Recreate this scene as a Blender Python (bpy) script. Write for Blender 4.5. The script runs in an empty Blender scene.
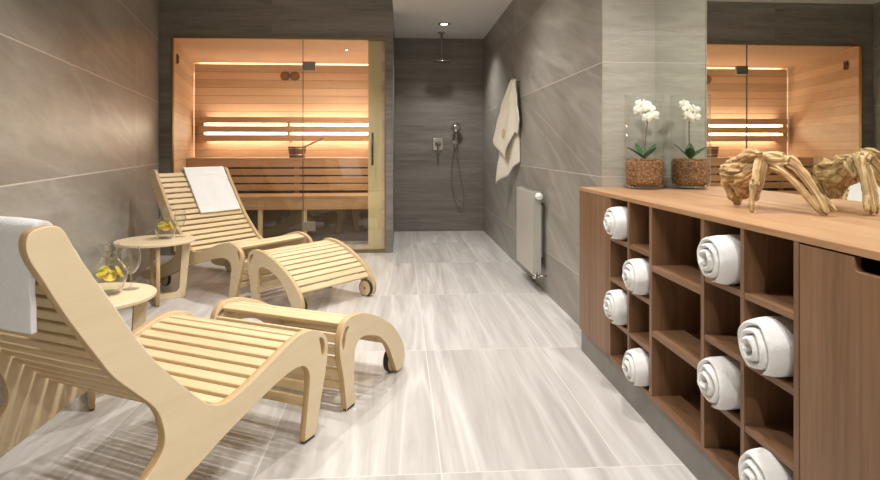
import bpy, bmesh, math, random
from mathutils import Vector, Matrix, noise
C = bpy.context.scene.collection
S = bpy.context.scene
R = math.radians
PSI = math.atan(40/587.)
YAW = -PSI

# ------------------------------------------------------------------ node helpers
def new_mat(name):
    m = bpy.data.materials.new(name); m.use_nodes = True
    nt = m.node_tree; nt.nodes.clear()
    out = nt.nodes.new('ShaderNodeOutputMaterial')
    return m, nt, out
def N(nt, t, **kw):
    n = nt.nodes.new(t)
    for k, v in kw.items(): setattr(n, k, v)
    return n
def L(nt, a, b): nt.links.new(a, b)
def math_n(nt, op, a, b=None, c=None):
    n = N(nt, 'ShaderNodeMath', operation=op)
    for i, v in enumerate((a, b, c)):
        if v is None: continue
        if isinstance(v, (int, float)): n.inputs[i].default_value = v
        else: L(nt, v, n.inputs[i])
    return n.outputs[0]
def ramp(nt, fac, stops, interp='LINEAR'):
    r = N(nt, 'ShaderNodeValToRGB'); r.color_ramp.interpolation = interp
    e = r.color_ramp.elements
    while len(e) < len(stops): e.new(.5)
    for i, (p, c) in enumerate(stops):
        e[i].position = p; e[i].color = (*c, 1)
    L(nt, fac, r.inputs[0]); return r.outputs[0]
def mix(nt, fac, a, b, typ='MIX'):
    n = N(nt, 'ShaderNodeMix', data_type='RGBA', blend_type=typ)
    if isinstance(fac, (int, float)): n.inputs[0].default_value = fac
    else: L(nt, fac, n.inputs[0])
    for sck, v in ((n.inputs[6], a), (n.inputs[7], b)):
        if isinstance(v, tuple): sck.default_value = (*v, 1)
        else: L(nt, v, sck)
    return n.outputs[2]
def principled(nt, out, color, rough=.5, spec=.5, metal=0., bump=None, bstr=.2, bdist=.01, **kw):
    p = N(nt, 'ShaderNodeBsdfPrincipled')
    if isinstance(color, tuple): p.inputs['Base Color'].default_value = (*color, 1)
    else: L(nt, color, p.inputs['Base Color'])
    if isinstance(rough, (int, float)): p.inputs['Roughness'].default_value = rough
    else: L(nt, rough, p.inputs['Roughness'])
    p.inputs['Specular IOR Level'].default_value = spec
    p.inputs['Metallic'].default_value = metal
    if bump is not None:
        b = N(nt, 'ShaderNodeBump'); b.inputs['Strength'].default_value = bstr; b.inputs['Distance'].default_value = bdist
        L(nt, bump, b.inputs['Height']); L(nt, b.outputs[0], p.inputs['Normal'])
    for k, v in kw.items(): p.inputs[k].default_value = v
    L(nt, p.outputs[0], out.inputs[0]); return p
def noise_n(nt, vec, scale=1., detail=6., rough=.55, dist=0.):
    n = N(nt, 'ShaderNodeTexNoise')
    n.inputs['Scale'].default_value = scale; n.inputs['Detail'].default_value = detail
    n.inputs['Roughness'].default_value = rough; n.inputs['Distortion'].default_value = dist
    L(nt, vec, n.inputs['Vector']); return n.outputs['Fac']

def simple(name, col, rough=.5, spec=.5, metal=0., nscale=None, var=.08):
    m, nt, out = new_mat(name)
    tc = N(nt, 'ShaderNodeTexCoord')
    f = noise_n(nt, tc.outputs['Object'], nscale or 12., 4)
    a = tuple(c*(1-var) for c in col); b = tuple(min(1, c*(1+var)) for c in col)
    principled(nt, out, ramp(nt, f, [(.3, a), (.7, b)]), rough, spec, metal)
    return m

def tile_mat(name, U, V, pu, u0, pv, v0, cols, grout, su=.7, sv=4., rough=.4, vein=.35, veincol=(.6, .55, .48), diag=0., gw=.004, spec=.5, fine=5.5):
    """large porcelain tiles: U, V world directions, pitches and offsets, veined along U"""
    m, nt, out = new_mat(name)
    g = N(nt, 'ShaderNodeNewGeometry')
    def dot(v):
        d = N(nt, 'ShaderNodeVectorMath', operation='DOT_PRODUCT'); L(nt, g.outputs['Position'], d.inputs[0])
        d.inputs[1].default_value = v; return d.outputs['Value']
    u = dot(U); v = dot(V)
    au = math_n(nt, 'DIVIDE', math_n(nt, 'SUBTRACT', u, u0), pu)
    av = math_n(nt, 'DIVIDE', math_n(nt, 'SUBTRACT', v, v0), pv)
    iu = math_n(nt, 'FLOOR', au); iv = math_n(nt, 'FLOOR', av)
    def edge(a, p):
        f = math_n(nt, 'FRACT', a)
        return math_n(nt, 'MULTIPLY', math_n(nt, 'MINIMUM', f, math_n(nt, 'SUBTRACT', 1., f)), p)
    ed = math_n(nt, 'MINIMUM', edge(au, pu), edge(av, pv))
    gm = math_n(nt, 'LESS_THAN', ed, gw/2)
    vv = math_n(nt, 'ADD', v, math_n(nt, 'MULTIPLY', u, diag))
    idz = math_n(nt, 'ADD', math_n(nt, 'MULTIPLY', iu, 3.71), math_n(nt, 'MULTIPLY', iv, 9.13))
    cb = N(nt, 'ShaderNodeCombineXYZ')
    L(nt, math_n(nt, 'MULTIPLY', u, su), cb.inputs[0]); L(nt, math_n(nt, 'MULTIPLY', vv, sv), cb.inputs[1]); L(nt, idz, cb.inputs[2])
    n1 = noise_n(nt, cb.outputs[0], 1., 9, .6, .9)
    n2 = noise_n(nt, cb.outputs[0], fine, 9, .68, 1.3)
    n3 = noise_n(nt, cb.outputs[0], .8, 2.5, .45, .7)
    f = math_n(nt, 'ADD', math_n(nt, 'MULTIPLY', n1, .58), math_n(nt, 'MULTIPLY', n2, .42))
    base = ramp(nt, f, [(.36, cols[0]), (.5, cols[1]), (.63, cols[2])])
    vm = math_n(nt, 'ABSOLUTE', math_n(nt, 'SUBTRACT', n3, .5))
    vm = math_n(nt, 'SUBTRACT', 1., math_n(nt, 'MINIMUM', 1., math_n(nt, 'MULTIPLY', vm, 28.)))
    vm = math_n(nt, 'MULTIPLY', math_n(nt, 'MULTIPLY', vm, n2), vein*2)
    col = mix(nt, vm, base, veincol)
    col = mix(nt, gm, col, grout)
    rg = math_n(nt, 'ADD', rough-.06, math_n(nt, 'MULTIPLY', n2, .14))
    principled(nt, out, col, rg, spec, bump=math_n(nt, 'SUBTRACT', 1., gm), bstr=.25, bdist=.002)
    return m

def wood_mat(name, axis, cols, rough=.45, su=.8, sv=14., plank=None, gap=(.2, .1, .05), coord='Object', spec=.4, fine=.35):
    """straight-grained wood, grain along axis (0,1,2); plank=(axis, pitch, offset) draws joints"""
    m, nt, out = new_mat(name)
    tc = N(nt, 'ShaderNodeTexCoord'); sp = N(nt, 'ShaderNodeSeparateXYZ'); L(nt, tc.outputs[coord], sp.inputs[0])
    cb = N(nt, 'ShaderNodeCombineXYZ')
    ob = N(nt, 'ShaderNodeObjectInfo')
    for i in range(3):
        s = math_n(nt, 'MULTIPLY', sp.outputs[i], su if i == axis else sv)
        if i == axis: s = math_n(nt, 'ADD', s, math_n(nt, 'MULTIPLY', ob.outputs['Random'], 17.))
        L(nt, s, cb.inputs[i])
    n1 = noise_n(nt, cb.outputs[0], 1., 6, .55, .5)
    n2 = noise_n(nt, cb.outputs[0], 5., 4, .6, .3)
    f = math_n(nt, 'ADD', math_n(nt, 'MULTIPLY', n1, 1-fine), math_n(nt, 'MULTIPLY', n2, fine))
    col = ramp(nt, f, [(.3, cols[0]), (.5, cols[1]), (.7, cols[2])])
    bump = None
    if plank:
        a = math_n(nt, 'DIVIDE', math_n(nt, 'SUBTRACT', sp.outputs[plank[0]], plank[2]), plank[1])
        fr = math_n(nt, 'FRACT', a)
        ed = math_n(nt, 'MULTIPLY', math_n(nt, 'MINIMUM', fr, math_n(nt, 'SUBTRACT', 1., fr)), plank[1])
        gm = math_n(nt, 'LESS_THAN', ed, .0035)
        wn = N(nt, 'ShaderNodeTexWhiteNoise', noise_dimensions='1D'); L(nt, math_n(nt, 'FLOOR', a), wn.inputs['W'])
        hs = N(nt, 'ShaderNodeHueSaturation'); L(nt, col, hs.inputs['Color'])
        L(nt, math_n(nt, 'ADD', .88, math_n(nt, 'MULTIPLY', wn.outputs['Value'], .22)), hs.inputs['Value'])
        col = mix(nt, gm, hs.outputs[0], gap)
        bump = math_n(nt, 'SUBTRACT', 1., gm)
    principled(nt, out, col, rough, spec, bump=bump, bstr=.5, bdist=.004)
    return m

def glass_mat(name, tint=(.96, .98, .96), ior=1.45, refl=1., rough=0., edge=0.):
    m, nt, out = new_mat(name)
    g = N(nt, 'ShaderNodeNewGeometry'); d = N(nt, 'ShaderNodeVectorMath', operation='DOT_PRODUCT')
    L(nt, g.outputs['Normal'], d.inputs[0]); L(nt, g.outputs['Incoming'], d.inputs[1])
    f0 = ((ior-1)/(ior+1))**2
    c5 = math_n(nt, 'POWER', math_n(nt, 'SUBTRACT', 1., math_n(nt, 'ABSOLUTE', d.outputs['Value'])), 5.)
    f = math_n(nt, 'MINIMUM', 1., math_n(nt, 'MULTIPLY', math_n(nt, 'ADD', f0, math_n(nt, 'MULTIPLY', c5, 1-f0)), refl))
    tr = N(nt, 'ShaderNodeBsdfTransparent')
    c3 = math_n(nt, 'POWER', math_n(nt, 'SUBTRACT', 1., math_n(nt, 'ABSOLUTE', d.outputs['Value'])), 2.5)
    L(nt, mix(nt, math_n(nt, 'MULTIPLY', c3, edge), tint, tuple(c*.55 for c in tint)), tr.inputs[0])
    gl = N(nt, 'ShaderNodeBsdfGlossy'); gl.inputs['Roughness'].default_value = rough; gl.inputs['Color'].default_value = (1, 1, 1, 1)
    mx = N(nt, 'ShaderNodeMixShader'); L(nt, f, mx.inputs[0]); L(nt, tr.outputs[0], mx.inputs[1]); L(nt, gl.outputs[0], mx.inputs[2])
    L(nt, mx.outputs[0], out.inputs[0]); return m
def emis(name, col, st):
    m, nt, out = new_mat(name)
    e = N(nt, 'ShaderNodeEmission'); e.inputs[0].default_value = (*col, 1); e.inputs[1].default_value = st
    L(nt, e.outputs[0], out.inputs[0]); return m
def terry(name, col):
    m, nt, out = new_mat(name)
    tc = N(nt, 'ShaderNodeTexCoord')
    n = noise_n(nt, tc.outputs['Object'], 320., 3, .7)
    n2 = noise_n(nt, tc.outputs['Object'], 60., 4, .6)
    h = math_n(nt, 'ADD', n, math_n(nt, 'MULTIPLY', n2, .8))
    principled(nt, out, ramp(nt, n2, [(.3, tuple(c*.95 for c in col)), (.7, col)]), .95, .1, bump=h, bstr=.6, bdist=.004, **{'Sheen Weight': .2})
    return m

# ------------------------------------------------------------------ mesh helpers
def finish(name, bm, mat, parent=None, smooth=False, bevel=0., seg=2, kind=None, auto=None):
    me = bpy.data.meshes.new(name); bmesh.ops.recalc_face_normals(bm, faces=bm.faces); bm.to_mesh(me); bm.free()
    for m in (mat if isinstance(mat, (list, tuple)) else [mat]): me.materials.append(m)
    if smooth:
        for p in me.polygons: p.use_smooth = True
    o = bpy.data.objects.new(name, me); C.objects.link(o)
    if parent: o.parent = parent
    if bevel:
        b = o.modifiers.new('bevel', 'BEVEL'); b.width = bevel; b.segments = seg; b.limit_method = 'ANGLE'; b.angle_limit = R(40)
    if kind: o['kind'] = kind
    return o
def box(bm, x0, x1, y0, y1, z0, z1, M=None):
    vs = [bm.verts.new(v) for v in ((x0,y0,z0),(x1,y0,z0),(x1,y1,z0),(x0,y1,z0),(x0,y0,z1),(x1,y0,z1),(x1,y1,z1),(x0,y1,z1))]
    for f in ((0,3,2,1),(4,5,6,7),(0,1,5,4),(1,2,6,5),(2,3,7,6),(3,0,4,7)): bm.faces.new([vs[i] for i in f])
    if M is not None:
        for v in vs: v.co = M @ v.co
    return vs
def boxo(name, x0, x1, y0, y1, z0, z1, mat, parent=None, bevel=0., kind=None, M=None):
    bm = bmesh.new(); box(bm, x0, x1, y0, y1, z0, z1, M); return finish(name, bm, mat, parent, bevel=bevel, kind=kind)
def lathe(bm, prof, seg=32, M=None, close=False):
    rings = []
    for r, z in prof:
        if r < 1e-6: rings.append([bm.verts.new((0, 0, z))])
        else: rings.append([bm.verts.new((r*math.cos(2*math.pi*i/seg), r*math.sin(2*math.pi*i/seg), z)) for i in range(seg)])
    for a, b in zip(rings, rings[1:]):
        if len(a) == 1 and len(b) == 1: continue
        for i in range(seg):
            j = (i+1) % seg
            if len(a) == 1: bm.faces.new((a[0], b[j], b[i]))
            elif len(b) == 1: bm.faces.new((a[i], a[j], b[0]))
            else: bm.faces.new((a[i], a[j], b[j], b[i]))
    if M is not None:
        for rg in rings:
            for v in rg: v.co = M @ v.co
def tube(bm, pts, radii, seg=10, cap=True):
    pts = [Vector(p) for p in pts]
    if isinstance(radii, (int, float)): radii = [radii]*len(pts)
    up = Vector((0, 0, 1)); rings = []; prev = None
    for i, p in enumerate(pts):
        t = (pts[min(i+1, len(pts)-1)] - pts[max(i-1, 0)]).normalized()
        if prev is None:
            a = t.cross(up)
            if a.length < .1: a = t.cross(Vector((1, 0, 0)))
        else: a = prev - t*prev.dot(t)
        a.normalize(); b = t.cross(a); prev = a
        rings.append([bm.verts.new(p + (a*math.cos(2*math.pi*k/seg) + b*math.sin(2*math.pi*k/seg))*radii[i]) for k in range(seg)])
    for a, b in zip(rings, rings[1:]):
        for k in range(seg): bm.faces.new((a[k], a[(k+1) % seg], b[(k+1) % seg], b[k]))
    if cap: bm.faces.new(rings[0][::-1]); bm.faces.new(rings[-1])
def catmull(P, n=5, closed=False):
    P = [Vector(p) for p in P]; out = []; m = len(P)
    rng = range(m if closed else m-1)
    for i in rng:
        if closed: a, b, c, d = P[(i-1) % m], P[i], P[(i+1) % m], P[(i+2) % m]
        else: a, b, c, d = P[max(i-1, 0)], P[i], P[i+1], P[min(i+2, m-1)]
        for k in range(n):
            t = k/n
            out.append(.5*((2*b) + (c-a)*t + (2*a-5*b+4*c-d)*t*t + (3*b-a-3*c+d)*t**3))
    if not closed: out.append(P[-1])
    return out
def plate(name, loops, th, mats, parent=None, bev=.0025, y0=0.):
    """a sawn sheet: 2D outline loops (first outer, others holes) in local XZ, thickness th along +Y from y0; mats=(face, edge)"""
    cu = bpy.data.curves.new('outline', 'CURVE'); cu.dimensions = '2D'; cu.fill_mode = 'BOTH'
    cu.extrude = th/2-bev; cu.bevel_depth = bev; cu.bevel_resolution = 1; cu.offset = -bev
    for lp in loops:
        s = cu.splines.new('POLY'); s.points.add(len(lp)-1); s.use_cyclic_u = True
        for p, q in zip(s.points, lp): p.co = (q[0], q[1], 0, 1)
    co = bpy.data.objects.new('outline', cu); C.objects.link(co)
    dg = bpy.context.evaluated_depsgraph_get()
    me = bpy.data.meshes.new_from_object(co.evaluated_get(dg)); me.name = name
    bpy.data.objects.remove(co); bpy.data.curves.remove(cu)
    for v in me.vertices:
        x, y, z = v.co; v.co = (x, y0+th/2-z, y)
    bm = bmesh.new(); bm.from_mesh(me); bmesh.ops.remove_doubles(bm, verts=bm.verts, dist=1e-5)
    bmesh.ops.recalc_face_normals(bm, faces=bm.faces); bm.to_mesh(me); bm.free()
    me.materials.clear()
    for m in mats: me.materials.append(m)
    for p in me.polygons: p.material_index = 0 if abs(p.normal.y) > .8 else 1
    o = bpy.data.objects.new(name, me); C.objects.link(o)
    if parent: o.parent = parent
    return o
def tag(o, label, cat, group=None):
    o['label'] = label; o['category'] = cat
    if group: o['group'] = group
    return o
def thing(name, label, cat, loc=(0, 0, 0), rz=0., group=None):
    o = bpy.data.objects.new(name, None); C.objects.link(o); o.empty_display_size = .05
    o.location = loc; o.rotation_euler = (0, 0, rz); return tag(o, label, cat, group)
def kids(o): return [c for c in list(bpy.data.objects) if c.parent == o]
def dup(o, parent=None):
    c = o.copy(); C.objects.link(c); c.parent = parent
    for k in kids(o): dup(k, c)
    return c

# ------------------------------------------------------------------ materials
TAU = ((.205, .186, .157), (.275, .254, .220), (.35, .328, .290))
TAU_D = ((.14, .127, .112), (.215, .196, .175), (.29, .268, .24))
PV = .627; V0 = .315
lw = Vector((-.225, 1, 0)).normalized()
M_wl = tile_mat('tile_left', lw, (0,0,1), 3.6, 1.859, PV, V0, TAU, (.60,.56,.49), .45, 2.4, .38, .26, (.46,.43,.375), .15, .006)
M_wr = tile_mat('tile_right', (0,1,0), (0,0,1), 2.5, 3.137, PV, V0, TAU, (.58,.54,.48), .4, 2.4, .38, .26, (.48,.45,.395), -.35)
M_ws = tile_mat('tile_cross', (1,0,0), (0,0,1), 1.25, -.073, PV, V0, TAU_D, (.2,.18,.155), .5, 6., .4, .25, (.26,.23,.2))
M_wc = tile_mat('tile_return_lit', (1,0,0), (0,0,1), 1.25, .6, PV, V0, ((.30,.285,.235),(.375,.355,.30),(.46,.44,.375)), (.55,.52,.46), .8, 5., .4, .35, (.48,.46,.40))  # banded tile, paler than the right wall: light on the return put into colour
M_fl = tile_mat('tile_floor', (0,1,0), (1,0,0), 1.21, 1.98, PV, .14, ((.39,.365,.34),(.52,.495,.47),(.64,.62,.59)), (.70,.68,.65), .30, 4.6, .32, .45, (.74,.72,.70), 0., .004, fine=2.6)
M_ce = simple('plaster_ceiling', (.78, .75, .71), .8, .2, nscale=3, var=.02)
M_white = simple('plaster_wall', (.6, .57, .52), .8, .2, nscale=3, var=.03)
BIRCH = ((.64,.475,.265), (.73,.565,.335), (.79,.63,.39))
M_bf = wood_mat('birch_face', 0, ((.73,.585,.385),(.765,.62,.41),(.795,.655,.445)), .42, 2., 16.)
M_be = wood_mat('birch_edge', 1, ((.42,.27,.12),(.56,.38,.19),(.66,.47,.26)), .5, 160., 3., fine=.5)
M_sl = wood_mat('birch_slat', 1, BIRCH, .42, 2., 30.)
M_wal = {a: wood_mat('walnut_%d' % a, a, ((.135,.066,.032),(.215,.114,.058),(.285,.158,.086)), .42, .9, 16.) for a in (0, 1, 2)}
M_top = wood_mat('walnut_top', 1, ((.29,.15,.072),(.42,.235,.12),(.52,.315,.175)), .38, .9, 13.)  # same walnut as the cabinet, paler: light on the top put into colour
M_pl = simple('plinth_metal', (.20,.185,.165), .45, .5)
M_sw = wood_mat('sauna_plank', 0, ((.60,.44,.31),(.68,.52,.38),(.75,.59,.45)), .55, .7, 10., plank=(2, .105, .02), gap=(.42,.27,.16))
M_swy = wood_mat('sauna_plank_side', 1, ((.60,.44,.31),(.68,.52,.38),(.75,.59,.45)), .55, .7, 10., plank=(2, .105, .02), gap=(.55,.40,.27))
M_sc = wood_mat('sauna_ceiling', 0, ((.60,.44,.31),(.68,.52,.38),(.75,.59,.45)), .55, .7, 10.)
M_sb = wood_mat('sauna_bench_wood', 0, ((.44,.27,.155),(.52,.335,.20),(.60,.40,.25)), .5, .8, 12.)
M_post = wood_mat('sauna_post_wood', 2, ((.62,.54,.31),(.70,.61,.36),(.75,.67,.42)), .5, .8, 12.)
M_led = emis('led_warm', (1., .82, .64), 20.)
M_led2 = emis('led_cove', (1., .78, .60), 15.)
M_led3 = emis('led_corner', (1., .78, .6), 5.)
M_gl = glass_mat('clear_glass', (.985,.99,.985), 1.5, 2.6, edge=.7)
M_vg = glass_mat('vase_glass', (.985,.995,.988), 1.5, 1.5, edge=.12)
M_sg = glass_mat('door_glass', (.97,.96,.925), 1.5, 1.3)
M_wat = glass_mat('water', (.965,.97,.94), 1.33, 1., edge=.3)
M_mir, nt, out = new_mat('mirror_silver'); principled(nt, out, (.86,.875,.83), 0., .5, 1.)
M_chr = simple('chrome', (.58,.57,.55), .12, .5, 1., var=.02)
M_ss = simple('steel_satin', (.42,.40,.37), .35, .5, 1., var=.03)
M_brz = simple('frame_bronze', (.30,.24,.13), .4, .5, 1., var=.05)
M_blk = simple('rubber_black', (.035,.03,.025), .6, .3)
M_dark = simple('near_black', (.03,.025,.02), .8, .1)  # near-black, on the vent louvres
M_tow = terry('terry_white', (.88,.875,.86))
M_tow2 = terry('terry_cream', (.74,.68,.56))
M_embl = simple('emblem_tan', (.52,.42,.25), .9, .1)
M_rad = simple('radiator_enamel', (.47,.445,.39), .3, .5, var=.02)
M_wht = simple('plastic_white', (.85,.84,.82), .3, .5, var=.02)
M_lemon = simple('lemon', (.9,.62,.04), .4, .5, nscale=60, var=.15)
M_rind = simple('lemon_rind', (.92,.72,.10), .5, .4)
M_mint = simple('mint', (.30,.50,.08), .5, .4, nscale=80, var=.3)
M_leaf = simple('orchid_leaf', (.03,.12,.035), .35, .5, nscale=20, var=.35)
M_stem = simple('orchid_stem', (.16,.10,.05), .5, .4, nscale=50, var=.3)
M_pet = simple('orchid_petal', (.90,.88,.82), .55, .3, nscale=30, var=.04)
M_lip = simple('orchid_lip', (.85,.74,.35), .5, .3)
M_gran, nt, out = new_mat('clay_granules')
tc = N(nt, 'ShaderNodeTexCoord'); vo = N(nt, 'ShaderNodeTexVoronoi'); vo.inputs['Scale'].default_value = 130.; L(nt, tc.outputs['Object'], vo.inputs['Vector'])
cr = N(nt, 'ShaderNodeSeparateColor'); L(nt, vo.outputs['Color'], cr.inputs[0])
col = ramp(nt, cr.outputs[0], [(0., (.20,.08,.028)), (.5, (.40,.19,.072)), (1., (.58,.33,.16))])
col = mix(nt, math_n(nt, 'MULTIPLY', vo.outputs['Distance'], .9), col, (.09,.036,.014))
principled(nt, out, col, .7, .3, bump=math_n(nt, 'SUBTRACT', 1., vo.outputs['Distance']), bstr=.8, bdist=.006)
M_drift, nt, out = new_mat('driftwood')
tc = N(nt, 'ShaderNodeTexCoord'); at = N(nt, 'ShaderNodeAttribute'); at.attribute_name = 'grain'
n1 = noise_n(nt, at.outputs['Vector'], 1., 7, .62, .6); n2 = noise_n(nt, tc.outputs['Object'], 14., 5, .6, .4)
col = ramp(nt, n1, [(.30, (.07,.034,.014)), (.40, (.30,.175,.08)), (.52, (.60,.40,.19)), (.68, (.78,.61,.35))])
col = mix(nt, math_n(nt, 'MULTIPLY', n2, .2), col, (.60,.42,.22))
principled(nt, out, col, .7, .25, bump=n1, bstr=.9, bdist=.012)
M_gauge = simple('gauge_wood', (.20,.10,.05), .5)
M_bench_shade = simple('bench_shade', (.075,.06,.048), .35)  # dark tone standing in for shade under and inside the benches
M_hand = simple('handle_steel', (.10,.09,.075), .4, .5, 1., var=.03)
M_dial = simple('gauge_dial', (.26,.16,.09), .4)
M_lamp = emis('lamp_glow', (1., .93, .82), 14.)

# ------------------------------------------------------------------ the room
ZC, ZS = 2.70, 2.55
YS, YB = 6.19, 7.75
XR, XM, YW = 1.105, 1.396, 3.137
Y0 = -2.6
def poly_slab(name, pts, z0, z1, mat):
    bm = bmesh.new(); a = [bm.verts.new((x, y, z0)) for x, y in pts]; b = [bm.verts.new((x, y, z1)) for x, y in pts]
    n = len(pts); bm.faces.new(a[::-1]); bm.faces.new(b)
    for i in range(n): bm.faces.new((a[i], a[(i+1) % n], b[(i+1) % n], b[i]))
    return finish(name, bm, mat, kind='structure')
boxo('floor', -3.2, 2.2, Y0-.1, 8.4, -.1, 0, M_fl, kind='structure')
boxo('ceiling', -3.2, 2.2, Y0-.1, 8.4, ZC, ZC+.1, M_ce, kind='structure')
boxo('ceiling', -.073, XR, 5.3, YB, ZS, ZC, M_ce, kind='structure')
poly_slab('wall_left', [(-2.46, 6.19), (-1.60, 2.368), (-1.60, Y0), (-1.75, Y0), (-1.75, 2.4), (-2.60, 6.19)], 0, ZC, M_wl)
boxo('wall_front', -1.75, 1.6, Y0-.1, Y0, 0, ZC, M_white, kind='structure')
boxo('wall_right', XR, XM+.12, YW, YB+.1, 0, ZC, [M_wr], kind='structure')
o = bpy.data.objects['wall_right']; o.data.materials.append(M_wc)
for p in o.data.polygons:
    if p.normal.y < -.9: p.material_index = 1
boxo('wall_counter', XM+.006, XM+.12, Y0, YW, 0, ZC, M_wr, kind='structure')
boxo('wall_shower', -.073, XR, YB, YB+.1, 0, ZS, M_ws, kind='structure')
# tiled wall round the sauna front
bm = bmesh.new()
box(bm, -2.62, -2.345, YS, YS+.06, 0, ZC)
box(bm, -2.345, -.150, YS, YS+.06, 2.252, ZC)
box(bm, -.150, -.073, YS, YB+.1, 0, ZC)
finish('wall_sauna', bm, M_ws, kind='structure')
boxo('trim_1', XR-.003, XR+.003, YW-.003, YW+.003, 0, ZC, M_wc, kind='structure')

# sauna cabin shell
SB = 8.05
bm = bmesh.new()
for a, b in [((-2.345, YS+.06), (-2.765, SB+.06))]:
    vs = [bm.verts.new((x, y, z)) for z in (0, 2.26) for x, y in (a, b, (b[0]-.05, b[1]), (a[0]-.05, a[1]))]
    for f in ((0,3,2,1),(4,5,6,7),(0,1,5,4),(1,2,6,5),(2,3,7,6),(3,0,4,7)): bm.faces.new([vs[i] for i in f])
finish('wall_sauna_left', bm, M_swy, kind='structure')
boxo('wall_sauna_right', -.19, -.152, YS+.06, SB+.06, 0, 2.26, M_swy, kind='structure')
boxo('wall_sauna_back', -2.80, -.152, SB+.06, SB+.10, 0, 2.26, M_sw, kind='structure')
boxo('ceiling', -2.80, -.152, YS+.06, SB+.10, 2.245, 2.29, M_sc, kind='structure')
boxo('wall_sauna_lining', -2.738, -.19, SB, SB+.02, 0, 2.222, M_sw, kind='structure')
boxo('trim_2', -.335, -.192, YS+.065, YS+.11, 0, 2.24, M_post, kind='structure')
boxo('trim_3', -2.345, -.15, YS, YS+.05, 0, .03, M_brz, kind='structure')

# cove light strips behind the lining
t = thing('cove_light', 'warm light strip glowing along the top edge of the sauna back wall', 'light strip', (0, SB+.035, 2.2))
boxo('strip', -2.68, -.2, -.01, .01, -.06, .012, M_led2, t)
t = thing('cove_light', 'warm vertical light strip in the left rear corner of the sauna', 'light strip', (-2.73, SB+.035, .6))
boxo('strip', -.012, .012, -.01, .01, .0, 1.5, M_led3, t)

# ------------------------------------------------------------------ sauna front glazing
win = thing('window_1', 'fixed glass pane of the sauna front, left of the hinges', 'window', (0, YS, 0)); win['kind'] = 'structure'
boxo('pane', -2.325, -1.012, .012, .022, .03, 2.232, M_sg, win)
boxo('seal', -1.012, -1.006, .008, .026, .03, 2.232, M_hand, win)
bm = bmesh.new(); box(bm, -2.345, -2.325, 0, .04, .03, 2.252); box(bm, -2.325, -.152, 0, .04, 2.232, 2.252); finish('frame', bm, M_brz, win)
dr = thing('door_1', 'glass sauna door with two hinges and a slim bar handle', 'door', (0, YS, 0)); dr['kind'] = 'structure'
boxo('pane', -1.004, -.160, .012, .022, .03, 2.228, M_sg, dr)
for z in (1.905, .235):
    h = boxo('hinge', -1.015, -.880, -.006, .034, z, z+.095, M_ss, dr, .004)
    bm = bmesh.new(); lathe(bm, [(0,0),(.012,0),(.012,.006),(0,.006)], 16, Matrix.Translation((-.945, -.012, z+.047)) @ Matrix.Rotation(R(90), 4, 'X')); finish('screw', bm, M_chr, h)
bm = bmesh.new(); tube(bm, [(-.286, -.04, .92), (-.286, -.04, 1.26)], .011, 12)
for z in (.96, 1.22): tube(bm, [(-.286, -.04, z), (-.286, .014, z)], .007, 8)
finish('handle', bm, M_hand, dr, True)
boxo('edge_strip', -.160, -.151, .004, .03, .03, 2.232, M_brz, dr)

# ------------------------------------------------------------------ sauna inside
def xl(y): return -2.345 - .42*(y-YS-.06)/(SB-YS) + .006
t = thing('sauna_bench', 'upper wooden sauna bench with slatted front below the lit backrest', 'bench', (0, 7.3, 0))
for i in range(5):
    y = .0+i*.145; boxo('seat_board', xl(7.3+y+.13), -.196, y, y+.132, .945, .977, M_sb, t, .004)
boxo('shade_backing', xl(7.36), -.196, .09, .10, .50, .93, M_bench_shade, t)  # added dark sheet, painted shade behind the front slats
boxo('apron', xl(7.3), -.196, -.002, .022, .865, .943, M_sb, t, .004)
for z in (.768, .672, .578): boxo('front_slat', xl(7.3), -.196, 0, .022, z, z+.076, M_sb, t, .004)
for x in (-2.2, -1.3, -.4): boxo('support', x, x+.06, .03, .08, 0, .944, M_sb, t)
t = thing('sauna_bench', 'lower wooden sauna bench, the step in front of the upper bench', 'bench', (0, 6.8, 0))
for i in range(3):
    y = i*.155; boxo('seat_board', xl(6.8+y+.14), -.196, y, y+.142, .518, .55, M_sb, t, .004)
boxo('apron', xl(6.8), -.196, -.002, .024, .395, .516, M_sb, t, .004)
boxo('shade_panel', xl(7.0), -.196, .20, .22, 0, .516, M_bench_shade, t)  # added dark board in place of the shade under the lower bench
for x in (-1.62, -1.12): boxo('support', x, x+.05, .03, .07, 0, .517, M_post, t)
t = thing('sauna_rail', 'three board wooden back rail of the sauna with light shining through its gaps', 'rail', (0, 7.86, 0))
for z in (1.428, 1.307, 1.190): boxo('board', -2.62, -.20, 0, .024, z, z+.080, M_sb, t, .004)
for x in (-2.60, -1.49, -.25): boxo('spacer', x, x+.035, .024, .189, 1.19, 1.51, M_sb, t)
for z in (1.392, 1.272): boxo('light_strip', -2.56, -1.5, .10, .115, z+.008, z+.036, M_led, t); boxo('light_strip', -1.44, -.26, .10, .115, z+.008, z+.036, M_led, t)
boxo('light_strip', -2.56, -.26, .13, .145, 1.44, 1.46, M_led2, t); boxo('light_strip', -2.56, -.26, .13, .145, 1.215, 1.235, M_led2, t)
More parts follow.
